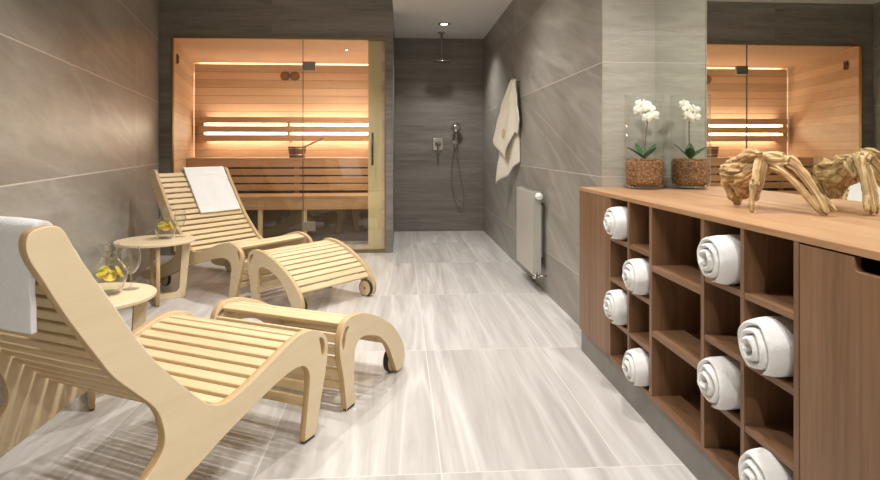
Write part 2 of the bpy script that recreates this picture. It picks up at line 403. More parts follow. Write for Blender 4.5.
# bucket and ladle on the upper bench
t = thing('sauna_bucket', 'small dark wooden bucket on the upper sauna bench', 'bucket', (-1.29, 7.50, .977))
bm = bmesh.new(); lathe(bm, [(0,0),(.095,0),(.115,.14),(.103,.14),(.09,.012),(0,.012)], 28); finish('body', bm, M_gauge, t, False)
bm = bmesh.new()
for z, r in ((.03,.1015),(.11,.112)): lathe(bm, [(r-.003,z),(r+.002,z),(r+.002,z+.014),(r-.003,z+.014),(r-.003,z)], 28)
finish('hoop', bm, M_ss, t, True)
t = thing('sauna_ladle', 'wooden ladle leaning in the bucket on the sauna bench', 'ladle', (-1.29, 7.50, .99))
bm = bmesh.new(); tube(bm, [(-.05,0,.02),(.06,0,.11),(.32,0,.235)], [.008,.009,.011], 8); finish('handle', bm, M_gauge, t, True)
bm = bmesh.new(); lathe(bm, [(0,0),(.03,.004),(.04,.03),(.036,.03),(.026,.008),(0,.006)], 16, Matrix.Translation((-.05,0,.002))); finish('bowl', bm, M_gauge, t, True)
for px, lb in ((-1.545, 'left round wooden gauge high on the sauna back wall'), (-1.415, 'right round wooden gauge high on the sauna back wall')):
    t = thing('sauna_gauge', lb, 'gauge', (px, SB-.001, 2.07), 0, 'round gauges on the sauna wall')
    Mx = Matrix.Rotation(R(90), 4, 'X')
    bm = bmesh.new(); lathe(bm, [(0,0),(.062,0),(.062,.018),(.05,.026),(.046,.02),(0,.02)], 28, Mx); finish('case', bm, M_gauge, t, True)
    bm = bmesh.new(); lathe(bm, [(0,.0202),(.045,.0202),(.045,.0225),(0,.0225)], 24, Mx); finish('dial', bm, M_dial, t)
t = thing('sauna_vent', 'small dark vent plate high on the sauna left wall', 'vent', (-2.395, 6.5, 2.06), math.atan(.225)); boxo('plate', 0, .012, -.04, .04, -.05, .05, M_gauge, t, .003)
for k in range(3): boxo('louvre', .012, .018, -.03, .03, -.03+k*.025, -.018+k*.025, M_dark, t)
t = thing('ceiling_light', 'tiny spotlight in the sauna ceiling', 'ceiling light', (-.62, 6.9, 2.245))
bm = bmesh.new(); lathe(bm, [(.018,0),(.03,0),(.03,-.006),(.018,-.006),(.018,0)], 20); finish('ring', bm, M_ss, t)
bm = bmesh.new(); lathe(bm, [(0,-.001),(.0175,-.001),(.0175,-.004),(0,-.004)], 16); finish('lens', bm, M_lamp, t)

# ------------------------------------------------------------------ shower
t = thing('ceiling_light', 'recessed round spotlight in the shower ceiling', 'ceiling light', (.515, 6.84, ZS))
bm = bmesh.new(); lathe(bm, [(.04,0),(.075,0),(.075,-.006),(.06,-.01),(.04,-.004),(.04,0)], 28); finish('ring', bm, M_ss, t, True)
bm = bmesh.new(); lathe(bm, [(0,-.001),(.038,-.001),(.038,-.005),(0,-.005)], 24); finish('lens', bm, M_lamp, t)
t = thing('rain_shower', 'ceiling mounted rain shower head with straight drop pipe', 'shower head', (.52, 7.33, ZS))
bm = bmesh.new(); lathe(bm, [(0,0),(.045,0),(.045,-.012),(.014,-.018),(0,-.018)], 24); finish('flange', bm, M_ss, t, True)
bm = bmesh.new(); tube(bm, [(0,0,-.01),(0,0,-.345)], .011, 12); finish('pipe', bm, M_ss, t, True)
bm = bmesh.new(); lathe(bm, [(0,-.318),(.016,-.318),(.02,-.335),(.04,-.348),(.105,-.362),(.108,-.371),(0,-.371)], 36); finish('head', bm, M_chr, t, True)
def wallp(px, py, Y=YB):
    r = (px-440)/587.; c, s = math.cos(PSI), math.sin(PSI)
    k = Y/(c-r*s); return ((r*c+s)*k, 1.1+(148-py)/587.*k)
x, z = wallp(438, 144)
t = thing('shower_mixer', 'chrome single lever shower mixer on the shower back wall', 'mixer', (x, YB, z))
Mx = Matrix.Rotation(R(90), 4, 'X')
boxo('wall_plate', -.07, .07, -.012, 0, -.085, .075, M_chr, t, .005)
bm = bmesh.new(); lathe(bm, [(0,.01),(.04,.01),(.038,.05),(.03,.06),(0,.06)], 24, Mx); finish('knob', bm, M_chr, t, True)
bm = bmesh.new(); tube(bm, [(0,-.05,0),(0,-.085,-.05),(0,-.09,-.12)], [.014,.012,.009], 10); finish('lever', bm, M_chr, t, True)
x, z = wallp(455.5, 128)
t = thing('hand_shower', 'chrome hand shower in its wall holder with a looping hose', 'hand shower', (x, YB, z))
bm = bmesh.new(); lathe(bm, [(0,0),(.058,0),(.062,.008),(.05,.022),(.02,.03),(0,.03)], 28, Matrix.Translation((0,-.09,0)) @ Matrix.Rotation(R(75), 4, 'X')); finish('spray_head', bm, M_chr, t, True)
bm = bmesh.new(); tube(bm, [(0,-.075,-.03),(0,-.065,-.10),(0,-.05,-.22),(0,-.045,-.26)], [.014,.012,.012,.012], 12); finish('handle', bm, M_chr, t, True)
bm = bmesh.new(); box(bm, -.022, .022, -.065, 0, -.215, -.155); lathe(bm, [(0,0),(.036,0),(.036,.012),(0,.012)], 24, Matrix.Translation((0,0,-.19)) @ Mx); finish('holder', bm, M_chr, t, bevel=.004)
hose = [(0,-.045,-.25),(.01,-.05,-.33),(.05,-.05,-.55),(.085,-.05,-.78),(.10,-.045,-.95),(.075,-.04,-1.03),(.02,-.04,-.97),(-.04,-.035,-.80),(-.055,-.03,-.62),(-.045,-.02,-.45),(-.025,-.012,-.30),(-.012,-.004,-.20)]
bm = bmesh.new(); tube(bm, catmull(hose, 6), .0075, 8); finish('hose', bm, M_chr, t, True)

# ------------------------------------------------------------------ radiator
t = thing('radiator', 'cream flat panel radiator on the grey tiled wall', 'radiator', (0, 0, 0))
boxo('front_panel', 1.005, 1.017, 4.40, 5.02, .135, .762, M_rad, t, .004)
boxo('rear_panel', 1.062, 1.072, 4.41, 5.01, .15, .745, M_rad, t, .003)
boxo('end_cover', 1.017, 1.070, 4.395, 4.407, .132, .766, M_rad, t, .002); boxo('end_cover', 1.017, 1.070, 5.013, 5.025, .132, .766, M_rad, t, .002)
bm = bmesh.new()
for k in range(24): y = 4.43+k*.0245; box(bm, 1.018, 1.062, y, y+.008, .757, .763)
finish('top_grille', bm, M_rad, t)
boxo('bracket', 1.07, XR, 4.5, 4.53, .25, .65, M_rad, t); boxo('bracket', 1.07, XR, 4.88, 4.91, .25, .65, M_rad, t)
v = thing('thermostat', '', ''); del v['label'], v['category']; v.parent = t; v.name = 'thermostat'
bm = bmesh.new(); lathe(bm, [(0,0),(.024,0),(.026,.01),(.026,.05),(.02,.062),(0,.064)], 20, Matrix.Translation((1.045,4.392,.735)) @ Matrix.Rotation(R(90),4,'X')); finish('dial', bm, M_wht, v, True)
bm = bmesh.new(); tube(bm, [(1.045,4.40,.735),(1.045,4.385,.735)], .014, 12); finish('collar', bm, M_chr, v, True)
bm = bmesh.new(); tube(bm, [(1.045,4.41,.15),(1.045,4.372,.145),(1.045,4.365,.12)], .013, 10); tube(bm, [(1.045,4.365,.135),(XR,4.365,.135)], .009, 10)
lathe(bm, [(0,0),(.02,0),(.02,.03),(0,.03)], 12, Matrix.Translation((1.03,4.365,.135)) @ Matrix.Rotation(R(-90),4,'Y')); finish('valve', bm, M_chr, t, True)

# ------------------------------------------------------------------ hanging towel
t = thing('hanging_towel', 'cream towel hanging from a hook on the right tiled wall', 'towel')
def cloth(name, A, B, apex, zb, ztop, mat, parent, folds, amp, nx=40, nz=36, th=.006, gather=.12, seed=0):
    """cloth from a hook point: spreads from apex to the line A-B, hem height zb(t)"""
    bm = bmesh.new(); A = Vector(A); B = Vector(B); ap = Vector(apex); rows = []
    d = (B-A); n = Vector((d.y, -d.x)).normalized()
    for j in range(nz+1):
        s = j/nz; row = []
        for i in range(nx+1):
            q = i/nx; z = ztop + (zb(q)-ztop)*s
            w = gather + (1-gather)*min(1, (s**.8)*1.02)
            base = A.lerp(B, q); p = ap.lerp(base, w)
            off = amp*math.sin(q*folds*2*math.pi + .6*math.sin(3*s))*(1-.35*s)*min(1, .35+s*2)
            off += .01*noise.noise((q*5, s*4, seed))
            p = p + n*off
            row.append(bm.verts.new((p.x, p.y, z + .01*math.sin(q*9)*s)))
        rows.append(row)
    for a, b in zip(rows, rows[1:]):
        for i in range(nx): bm.faces.new((a[i], a[i+1], b[i+1], b[i]))
    o = finish(name, bm, mat, parent, True)
    m = o.modifiers.new('thick', 'SOLIDIFY'); m.thickness = th; m.offset = 0
    return o
def pl(ts):
    def f(q):
        for (a, za), (b, zb) in zip(ts, ts[1:]):
            if q <= b: return za + (zb-za)*(q-a)/(b-a)
        return ts[-1][1]
    return f
cloth('front_layer', (.915, 5.72), (1.085, 5.22), (1.06, 5.36), pl([(0,1.16),(.38,1.0),(.75,1.24),(.85,1.22),(1,1.34)]), 1.735, M_tow2, t, 2.2, .022)
cloth('rear_layer', (.955, 5.80), (1.092, 5.33), (1.075, 5.40), pl([(0,.74),(.12,.76),(1,.96)]), 1.725, M_tow2, t, 1.6, .014, seed=4)
fl = bpy.data.objects['front_layer']
nrm = Vector((-.947, -.32, 0))
bm = bmesh.new(); vv = {}                                     # woven patch following the folds of the front layer
for jj in range(24, 30):
    for ii in range(9, 13):
        if (jj, ii) not in ((24, 9), (24, 12), (29, 9), (29, 12)): vv[jj, ii] = bm.verts.new(fl.data.vertices[jj*41+ii].co + nrm*.0055)
for jj in range(24, 29):
    for ii in range(9, 12):
        q = [vv[k] for k in ((jj, ii), (jj, ii+1), (jj+1, ii+1), (jj+1, ii)) if k in vv]
        if len(q) >= 3: bm.faces.new(q)
em = finish('emblem', bm, M_embl, t, True)
hk = thing('wall_hook', 'small dark hook holding the hanging cream towel', 'hook', (XR, 5.38, 1.72))
bm = bmesh.new(); tube(bm, [(0,0,0),(-.035,0,-.005),(-.06,0,.005),(-.065,0,.03)], .006, 8); finish('prong', bm, M_ss, hk, True)
bm = bmesh.new(); lathe(bm, [(0,0),(.02,0),(.02,.006),(0,.006)], 16, Matrix.Rotation(R(-90),4,'Y')); finish('base_plate', bm, M_ss, hk)

# ------------------------------------------------------------------ loungers
TH = .027; W = .70
LO = [(-1.024,.880),(-1.022,.908),(-1.005,.922),(-.965,.926),(-.944,.915),(-.928,.890),(-.906,.849),(-.865,.786),(-.80,.686),(-.744,.600),(-.686,.525),(-.61,.442),(-.535,.368),(-.492,.335),(-.438,.317),(-.359,.328),(-.245,.363),(-.12,.404),(-.043,.418),(.019,.411),(.076,.388),(.110,.354),(.119,.317),(.112,.26),(.098,.206),(.065,.103),(.042,.022),(.036,.012),(-.027,.012),(-.031,.022),(-.013,.134),(-.001,.220),(-.005,.26),(-.031,.290),(-.081,.302),(-.159,.294),(-.245,.274),(-.326,.250),(-.39,.232),(-.454,.212),(-.528,.184),(-.64,.145),(-.764,.098),(-.86,.062),(-.95,.040),(-1.05,.034),(-1.13,.042),(-1.155,.062),(-1.14,.085),(-1.08,.106),(-.96,.144),(-.84,.178),(-.764,.208),(-.705,.243),(-.672,.275),(-.662,.305),(-.667,.345),(-.692,.404),(-.761,.476),(-.817,.534),(-.861,.598),(-.934,.711),(-.993,.815),(-1.014,.851)]
FS = [(-.042,.022),(-.063,.144),(-.088,.235),(-.093,.29),(-.080,.345),(-.048,.378),(-.005,.388),(.06,.384),(.125,.370),(.248,.319),(.383,.237),(.470,.145),(.496,.09),(.497,.045),(.480,.014),(.455,.010),(.418,.010),(.408,.022),(.383,.065),(.327,.156),(.275,.205),(.223,.239),(.137,.268),(.078,.274),(.040,.255),(.024,.217),(.020,.102),(.030,.022),(.026,.012),(-.036,.012)]
HOLE_L = [(.062,.368),(.088,.356),(.098,.325),(.090,.292),(.078,.30),(.070,.335)]
HOLE_F = [(-.062,.262),(-.052,.29),(-.045,.32),(-.022,.348),(-.045,.352),(-.068,.325),(-.074,.29)]
def cm(P, n=4): return [(p.x, p.y) for p in catmull([(*q, 0) for q in P], n, True)]
def resample(path, pitch, start=0.):
    P = [Vector(p) for p in catmull([(*q, 0) for q in path], 8)]
    out = []; need = start; acc = 0
    for a, b in zip(P, P[1:]):
        l = (b-a).length
        while acc+l >= need:
            q = a.lerp(b, (need-acc)/l); tt = (b-a).normalized(); out.append((q.x, q.y, tt.x, tt.y)); need += pitch
        acc += l
    return out
def slats(parent, path, pitch, width, off, start, thick=.017, W=W):
    for (u, z, tx, tz) in resample(path, pitch, start):
        nx, nz = -tz, tx
        cx, cz = u-nx*off, z-nz*off
        bm = bmesh.new()
        M = Matrix(((tx, 0, nx, cx), (0, 1, 0, 0), (tz, 0, nz, cz), (0, 0, 0, 1)))
        box(bm, -width/2, width/2, TH-.001, W-TH+.001, -thick/2, thick/2, M)
        finish('slat', bm, M_sl, parent, bevel=.004)
def wheel(parent, u, w, z, r, name='wheel'):
    Mx = Matrix.Translation((u, w, z)) @ Matrix.Rotation(R(90), 4, 'X')
    bm = bmesh.new(); lathe(bm, [(0,-.011),(r*.945,-.011),(r*.945,.011),(0,.011)], 32, Mx); o = finish(name, bm, M_sl, parent, bevel=.002)
    bm = bmesh.new(); lathe(bm, [(r*.94,-.0135),(r*.97,-.0135),(r,-.008),(r,.008),(r*.97,.0135),(r*.94,.0135),(r*.94,-.0135)], 32, Mx); finish('tyre', bm, M_blk, o, True)
    bm = bmesh.new(); lathe(bm, [(0,-.016),(.009,-.016),(.009,.016),(0,.016)], 12, Mx); finish('axle_cap', bm, M_ss, o)
def make_lounger(label):
    t = thing('sun_lounger', label, 'lounger', group='slatted plywood loungers')
    for y0 in (0, W-TH):
        p = plate('side_panel', [cm(LO), cm(HOLE_L)], TH, (M_bf, M_be), t, y0=y0)
        boxo('foot_pad', -.026, .034, y0+.003, y0+TH-.003, 0, .0125, M_blk, p, .002)
    path = [(-.952,.905),(-.928,.880),(-.906,.845),(-.865,.784),(-.80,.684),(-.744,.598),(-.686,.523),(-.61,.440),(-.535,.366),(-.492,.333),(-.438,.315),(-.359,.326),(-.245,.361),(-.12,.402),(-.043,.416),(.019,.409),(.050,.398)]
    slats(t, path, .0505, .037, .025, .02, thick=.021)
    slats(t, [(.109,.27),(.094,.206),(.075,.13),(.062,.08)], .054, .037, .020, .0)
    wheel(t, -.86, TH+.014, .058, .058); wheel(t, -.86, W-TH-.014, .058, .058)
    return t
def make_stool(label):
    t = thing('footstool', label, 'footstool', group='slatted plywood footstools')
    for y0 in (0, W-TH):
        p = plate('side_panel', [cm(FS), cm(HOLE_F)], TH, (M_bf, M_be), t, y0=y0)
        boxo('foot_pad', -.034, .026, y0+.003, y0+TH-.003, 0, .0125, M_blk, p, .002)
    path = [(-.030,.380),(-.005,.386),(.06,.380),(.125,.366),(.248,.315),(.383,.233),(.44,.175),(.462,.142)]
    slats(t, path, .053, .040, .026, .008, thick=.021)
    slats(t, [(-.058,.10),(-.078,.20),(-.090,.27),(-.088,.33)], .054, .038, .022, .0)
    wheel(t, .43, TH+.014, .06, .06); wheel(t, .43, W-TH-.014, .06, .06)
    return t
def place(o, x, y, ang): o.location = (x, y, 0); o.rotation_euler = (0, 0, R(90-ang))
lo1 = make_lounger('nearest slatted plywood lounger, seen from behind with towel over its back'); place(lo1, -.337, 2.232, 27)
lo2 = dup(lo1); place(lo2, -1.205, 4.29, 126.5); lo2['label'] = 'far slatted plywood lounger facing the room in front of the sauna'
fs1 = make_stool('nearer slatted plywood footstool at the foot of the nearest lounger'); place(fs1, -.2026, 2.503, 27)
fs2 = dup(fs1); fs2['label'] = 'farther slatted plywood footstool in front of the far lounger'
a = R(130.); place(fs2, -1.215+.225*math.sin(a)-.05*math.cos(a), 4.29+.225*math.cos(a)+.05*math.sin(a), 131)

# towels draped over the backrests
def draped(name, label, parent_pose, w0, w1, front, back, th=.013, seed=0, off=-.001):
    x, y, ang = parent_pose
    t = bpy.data.objects.new(name, None); C.objects.link(t)
    top = [(-.686,.523),(-.744,.598),(-.80,.684),(-.865,.784),(-.906,.845),(-.926,.880)]
    P = []
    for i, (u, z) in enumerate(top):
        a, b = top[max(i-1,0)], top[min(i+1,len(top)-1)]
        d = Vector((b[0]-a[0], b[1]-a[1])).normalized(); n = Vector((d.y, -d.x))
        P.append((u+n.x*off, z+n.y*off))
    P = [p for p in P if p[1] > front-.05]
    P += [(-.950,.919),(-.966,.930),(-.983,.920),(-.988,.88),(-.988,.80),(-.986,back+.06),(-.985,back)]
    path = [Vector((*p, 0)) for p in P]; path = catmull(path, 8)
    path = [p for p in path if not (p.x > -.9 and p.y < front)]
    bm = bmesh.new(); nw = 22; rows = []
    for i, p in enumerate(path):
        row = []
        for j in range(nw+1):
            q = j/nw
            e = .004*noise.noise((i*.12, q*4, seed))
            row.append(bm.verts.new((p.x+e, w0+(w1-w0)*q + .004*noise.noise((i*.1, seed, 3)), p.y+e)))
        rows.append(row)
    for a, b in zip(rows, rows[1:]):
        for j in range(nw): bm.faces.new((a[j], a[j+1], b[j+1], b[j]))
    o = finish(name, bm, M_tow, None, True); bpy.data.objects.remove(t)
    m = o.modifiers.new('thick', 'SOLIDIFY'); m.thickness = th; m.offset = 0
    m = o.modifiers.new('round', 'BEVEL'); m.width = .005; m.segments = 3; m.limit_method = 'ANGLE'
    place(o, x, y, ang); return o
o = draped('folded_towel', '', (-.337, 2.232, 27), .036, .42, .545, .685, seed=2, off=.012); tag(o, 'white towel draped over the back of the nearest lounger', 'towel', 'towels over lounger backs')
o = draped('folded_towel', '', (-1.205, 4.29, 126.5), .265, .655, .565, .66, seed=7); tag(o, 'white towel draped over the back of the far lounger', 'towel', 'towels over lounger backs')

# ------------------------------------------------------------------ side tables
TZ = .44
def make_table(label, x, y, rz):
    t = thing('side_table', label, 'table', (x, y, 0), rz, 'round plywood side tables')
    bm = bmesh.new(); lathe(bm, [(0,TZ-.018),(.265,TZ-.018),(.268,TZ-.015),(.268,TZ-.003),(.265,TZ),(0,TZ)], 64); finish('table_top', bm, M_bf, t, False)
    lg = [(0,0),(.185,0),(.20,.012),(.238,TZ-.018),(.178,TZ-.018),(.157,.075),(.14,.05),(.11,.044),(0,.044)]
    for k, an in enumerate((-88, 8, 96)):
        p = plate('leg', [lg], .024, (M_bf, M_be), t, y0=-.012); p.rotation_euler = (0, 0, R(an))
    return t
def copy_table(t, label, x, y, rz):
    c = dup(t); c.location = (x, y, 0); c.rotation_euler = (0, 0, rz); c['label'] = label; return c
T1 = (-1.38, 2.72); T2 = (-1.757, 4.36)
tb = make_table('nearer round plywood side table behind the nearest lounger', *T1, R(27))
copy_table(tb, 'farther round plywood side table beside the far lounger', *T2, R(24))

def at_view(T, px_right, away):   # offset seen from the camera: to the right and away from it
    d = Vector((T[0], T[1])).normalized(); r = Vector((d.y, -d.x)); q = Vector(T)+r*px_right+d*away; return q.x, q.y
CAR = [(.001,.004),(.042,.004),(.050,.012),(.066,.05),(.075,.085),(.070,.112),(.048,.140),(.033,.165),(.031,.190),(.038,.216),(.041,.226)]
def carafe(x, y, tname, lb):
    t = thing('carafe', 'glass carafe of lemon water on the '+tname, 'carafe', (x, y, TZ), 0, 'glass carafes of lemon water')
    bm = bmesh.new(); lathe(bm, [(p.x, p.y) for p in catmull([(*q, 0) for q in CAR], 4)], 40); g = finish('glass_body', bm, M_gl, t, True)
    bm = bmesh.new(); lathe(bm, [(0,0),(.040,0),(.048,.006),(.040,.010),(0,.010)], 32); finish('base', bm, M_gl, t, True)
    bm = bmesh.new(); lathe(bm, [(0,.011),(.045,.012),(.062,.05),(.0715,.085),(.0665,.110),(.054,.128),(0,.128)], 36); finish('water', bm, M_wat, t, True)
    rnd = random.Random(int(x*1000))
    for k in range(5):
        an = k*1.26+rnd.random()*.4; rr = (.040,.030,.040,.026,.0)[k]
        Mx = Matrix.Rotation(an, 4, 'Z') @ Matrix.Translation((rr, 0, 0)) @ Matrix.Rotation(R((62, 30, 70, 20, 45)[k]), 4, 'Y') @ Matrix.Translation((0, 0, -.003))
        s = thing('lemon_slice', 'yellow lemon slice floating in the carafe on the '+tname, 'lemon slice', (x, y, TZ+(.097,.088,.094,.100,.082)[k]), 0, 'lemon slices in the carafe on the '+tname)
        bm = bmesh.new(); lathe(bm, [(0,0),(.027,0),(.027,.006),(0,.006)], 20, Mx); finish('flesh', bm, M_lemon, s)
        bm = bmesh.new(); lathe(bm, [(.0265,-.0003),(.030,-.0003),(.030,.0063),(.0265,.0063),(.0265,-.0003)], 20, Mx); finish('rind', bm, M_rind, s)
    for k in range(4):
        an = k*1.57+.5
        bm = bmesh.new(); vs = []
        for i in range(7):
            q = i/6; w = .013*math.sin(math.pi*(.08+.9*q))
            vs.append([bm.verts.new((q*.045, sgn*w, .008*math.sin(q*3)+abs(sgn)*.003)) for sgn in (-1, 0, 1)])
        for a, b in zip(vs, vs[1:]):
            for i in range(2): bm.faces.new((a[i], a[i+1], b[i+1], b[i]))
        o = finish('mint_leaf', bm, M_mint, None, True)
        m = o.modifiers.new('thick', 'SOLIDIFY'); m.thickness = .001
        o.location = (x+.012*math.cos(an), y+.012*math.sin(an), TZ+.088+.006*k); o.rotation_euler = (R(20*k), R(10), an)
        tag(o, 'green mint leaf in the carafe on the '+tname, 'mint leaf', 'mint leaves in the carafe on the '+tname)
GOB = [(.0005,.0),(.036,.0),(.036,.003),(.012,.006),(.0045,.014),(.004,.06),(.006,.072),(.022,.085),(.038,.115),(.041,.140),(.037,.175),(.032,.195)]
def goblet(x, y, tname):
    t = thing('goblet', 'stemmed water glass beside the carafe on the '+tname, 'glass', (x, y, TZ), 0, 'stemmed water glasses')
    bm = bmesh.new(); lathe(bm, [(.0,0),(.036,0),(.036,.003),(.012,.006),(.0045,.014),(.004,.06),(.006,.070),(0,.070)], 28); finish('stem', bm, M_gl, t, True)
    bm = bmesh.new(); lathe(bm, [(p.x, p.y) for p in catmull([(.004,.070,0),(.022,.085,0),(.038,.115,0),(.042,.140,0),(.038,.175,0),(.033,.198,0)], 4)], 32); g = finish('bowl', bm, M_gl, t, True)
    bm = bmesh.new(); lathe(bm, [(0,.078),(.019,.087),(.035,.116),(.0385,.138),(.037,.150),(0,.150)], 28); finish('water', bm, M_wat, t, True)
n1, n2 = 'nearer side table', 'farther side table'
carafe(*at_view(T1, .075, .0), n1, 1); goblet(*at_view(T1, .165, .05), n1)
carafe(*at_view(T2, .065, .02), n2, 2); goblet(*at_view(T2, .165, .06), n2)

# ------------------------------------------------------------------ cabinet
CX0, CX1 = .973, XM-.0005
CY0, CY1 = .45, YW-.002
ZT = .888
o = boxo('worktop', CX0, CX1, CY0, CY1, ZT-.018, ZT, M_top, bevel=.0015); tag(o, 'long walnut worktop carrying the vase and the driftwood', 'worktop')
cab = thing('towel_cabinet', 'walnut cabinet with open cubbyholes for rolled towels', 'cabinet', (0, 0, 0))
ZB = .12; ZU = ZT-.0185; TK = .018
boxo('plinth', CX0+.012, CX1-.02, CY0+.02, CY1, 0, ZB, M_pl, cab)
boxo('bottom_panel', CX0+.001, CX1-.02, .80, 2.70, ZB, ZB+TK, M_wal[1], cab, .001)
boxo('back_panel', CX1-.019, CX1-.004, CY0+.02, CY1-.02, ZB, ZU, M_wal[2], cab)
DV = [(2.665,2.70), (2.434,2.473), (2.211,2.242), (1.821,1.846), (1.603,1.622), (1.374,1.394)]
DV = [(2.666,2.686), (2.440,2.459), (2.214,2.238), (1.822,1.844), (1.603,1.621), (1.374,1.393)]
for y0, y1 in DV: boxo('divider', CX0+.0005, CX1-.02, y0, y1, ZB+TK, ZU, M_wal[2], cab, .001)
NARROW = [(2.459,2.666), (2.238,2.440), (1.621,1.822), (1.393,1.603)]
for y0, y1 in NARROW:
    for z in (.672, .484, .296): boxo('shelf', CX0+.002, CX1-.02, y0, y1, z, z+TK, M_wal[1], cab, .001)
for z in (.622, .370): boxo('shelf', CX0+.002, CX1-.02, 1.844, 2.214, z, z+TK+.004, M_wal[1], cab, .001)
boxo('end_panel', CX0+.002, CX1-.02, CY1-.02, CY1, ZB, ZU, M_wal[2], cab)
d = boxo('door', CX0+.001, CX0+.020, 2.957, CY1-.001, ZB, ZU, M_wal[2], cab, .001)
d = boxo('door', CX0+.001, CX0+.020, 2.689, 2.954, ZB, ZU, M_wal[2], cab, .001)
# door with a cut-out grip on the right
lp = [(-.77, ZB), (-.77, ZU-.004), (-.90, ZU-.004), (-.90, ZU-.024), (-.908, ZU-.034), (-1.192, ZU-.034), (-1.20, ZU-.024), (-1.20, ZU-.004), (-1.371, ZU-.004), (-1.371, ZB)]
p = plate('door', [[(-a, b) for a, b in lp][::-1]], .019, (M_wal[2], M_wal[2]), cab, bev=.001)
for v in p.data.vertices: x, y, z = v.co; v.co = (CX0+.001+y, x, z)
bm = bmesh.new(); bm.from_mesh(p.data); bmesh.ops.recalc_face_normals(bm, faces=bm.faces); bm.to_mesh(p.data); bm.free()
boxo('door', CX0+.001, CX0+.020, CY0+.02, .767, ZB, ZU-.004, M_wal[2], cab, .001)
boxo('divider', CX0+.022, CX1-.02, .76, .778, ZB+TK, ZU-.002, M_wal[2], cab)
boxo('end_panel', CX0+.002, CX1-.02, CY0, CY0+.019, ZB, ZU, M_wal[2], cab)

# ------------------------------------------------------------------ rolled towels
def roll(y, zs, r, label, seed, out=.045, length=.26):
    rnd = random.Random(seed)
    turns = 2.7+.5*rnd.random(); n = 130; pitch = (r-.012)/turns; t = pitch*.99
    a_end = R(-105+rnd.uniform(-15, 20))
    bm = bmesh.new(); nx = 14; grid = []
    sq = 1.-.05*rnd.random()
    for i in range(n+1):
        q = i/n; ang = a_end - (1-q)*turns*2*math.pi; rc = .012 + (r-.012-t/2)*q
        row = []
        for side in (-1, 1):
            rr = rc + side*t/2*(1 if q < .985 else .55)
            for k in range(nx+1):
                s = k/nx
                f = min(1, s*4.5)
                rad = rr - side*(t*.34)*(1-f)**2.5
                cone = .016*(1-q)*math.exp(-0*s)
                x = -out + length*s + .010*(1-f)*(q-.4) + .006*noise.noise((ang*.8, seed, 0))*(1-s) - cone*(1-s)
                nz_ = .0045*noise.noise((math.cos(ang)*1.9+seed, math.sin(ang)*1.9, x*16)) + .0012*noise.noise((math.cos(ang)*6+seed, math.sin(ang)*6, x*60))
                yy = (rad+nz_)*math.cos(ang); zz = (rad+nz_)*math.sin(ang)*sq
                row.append(bm.verts.new((x, yy, zz)))
        grid.append(row)
    m = nx+1
    for i in range(n):
        A, B = grid[i], grid[i+1]
        for k in range(nx):
            bm.faces.new((A[k], A[k+1], B[k+1], B[k])); bm.faces.new((A[m+k], B[m+k], B[m+k+1], A[m+k+1]))
        bm.faces.new((A[0], B[0], B[m], A[m])); bm.faces.new((A[nx], A[m+nx], B[m+nx], B[nx]))
    for A in (grid[0], grid[-1]):
        for k in range(nx): bm.faces.new((A[k], A[m+k], A[m+k+1], A[k+1]))
    zmin = min(v.co.z for v in bm.verts)
    o = finish('rolled_towel', bm, M_tow, None, True)
    b = o.modifiers.new('sub', 'SUBSURF'); b.levels = 1; b.render_levels = 1
    o.location = (CX0, y, zs - zmin - .0015)
    tag(o, label, 'rolled towel', 'rolled white towels in the cabinet cubbyholes'); return o
za, zb_, zc_, zd = .690, .502, .314, .138
roll(2.562, za, .084, 'rolled towel at the top of the cubby column farthest from the camera', 1)
roll(2.562, zc_, .084, 'rolled towel two cubbies below another in the farthest cubby column', 2)
roll(2.339, zb_, .083, 'upper rolled towel in the narrow column left of the wide cubbies', 3)
roll(2.339, zd, .083, 'lower rolled towel in the narrow column left of the wide cubbies', 4)
roll(1.7215, za, .084, 'upper rolled towel in the narrow column right of the wide cubbies', 5)
roll(1.7215, zc_, .084, 'lower rolled towel in the narrow column right of the wide cubbies', 6)
roll(1.498, zb_, .086, 'rolled towel in the cubby column beside the right door, above the cut off one', 7)
roll(1.498, zd, .086, 'rolled towel in the bottom cubby beside the right door, cut by the photo edge', 8)

# ------------------------------------------------------------------ mirror
mi = thing('wall_mirror', 'large frameless wall mirror above the worktop reflecting the sauna', 'mirror')
boxo('mirror_glass', XM, XM+.006, CY0-.4, YW-.001, ZT+.0003, ZC-.02, M_mir, mi)

# ------------------------------------------------------------------ vase with orchid
VX, VY = 1.272, 2.985
VR = .098
v = thing('glass_vase', 'tall clear glass cylinder vase holding granules and an orchid', 'vase', (VX, VY, ZT))
bm = bmesh.new(); pr = catmull([(q[0], q[1], 0) for q in ((.070,.004),(.082,.006),(.093,.018),(.098,.04),(.098,.10),(.098,.30),(.098,.485))], 5)
lathe(bm, [(p.x, p.y) for p in pr], 56); g = finish('glass_wall', bm, M_vg, v, True)
bm = bmesh.new(); lathe(bm, [(.093,.482),(.099,.482),(.0995,.486),(.098,.489),(.094,.489),(.093,.482)], 56); finish('rim', bm, M_vg, v, True)
M_base = simple('glass_base_blue', (.55,.72,.74), .1, .6, var=.1)
bm = bmesh.new(); lathe(bm, [(0,0),(.066,0),(.076,.004),(.078,.012),(.070,.016),(0,.016)], 48); finish('base', bm, glass_mat('base_glass', (.82,.94,.96), 1.5, 5.), v, True)
bm = bmesh.new(); lathe(bm, [(0,.018),(.072,.018),(.088,.026),(.0925,.045),(.0932,.135),(.088,.146),(0,.150)], 64)
bmesh.ops.subdivide_edges(bm, edges=[e for e in bm.edges if e.calc_length() > .03], cuts=3, use_grid_fill=True)
rr = random.Random(5)
for q in bm.verts: 
    if q.co.z > .13: q.co.z += rr.uniform(-.004, .006)
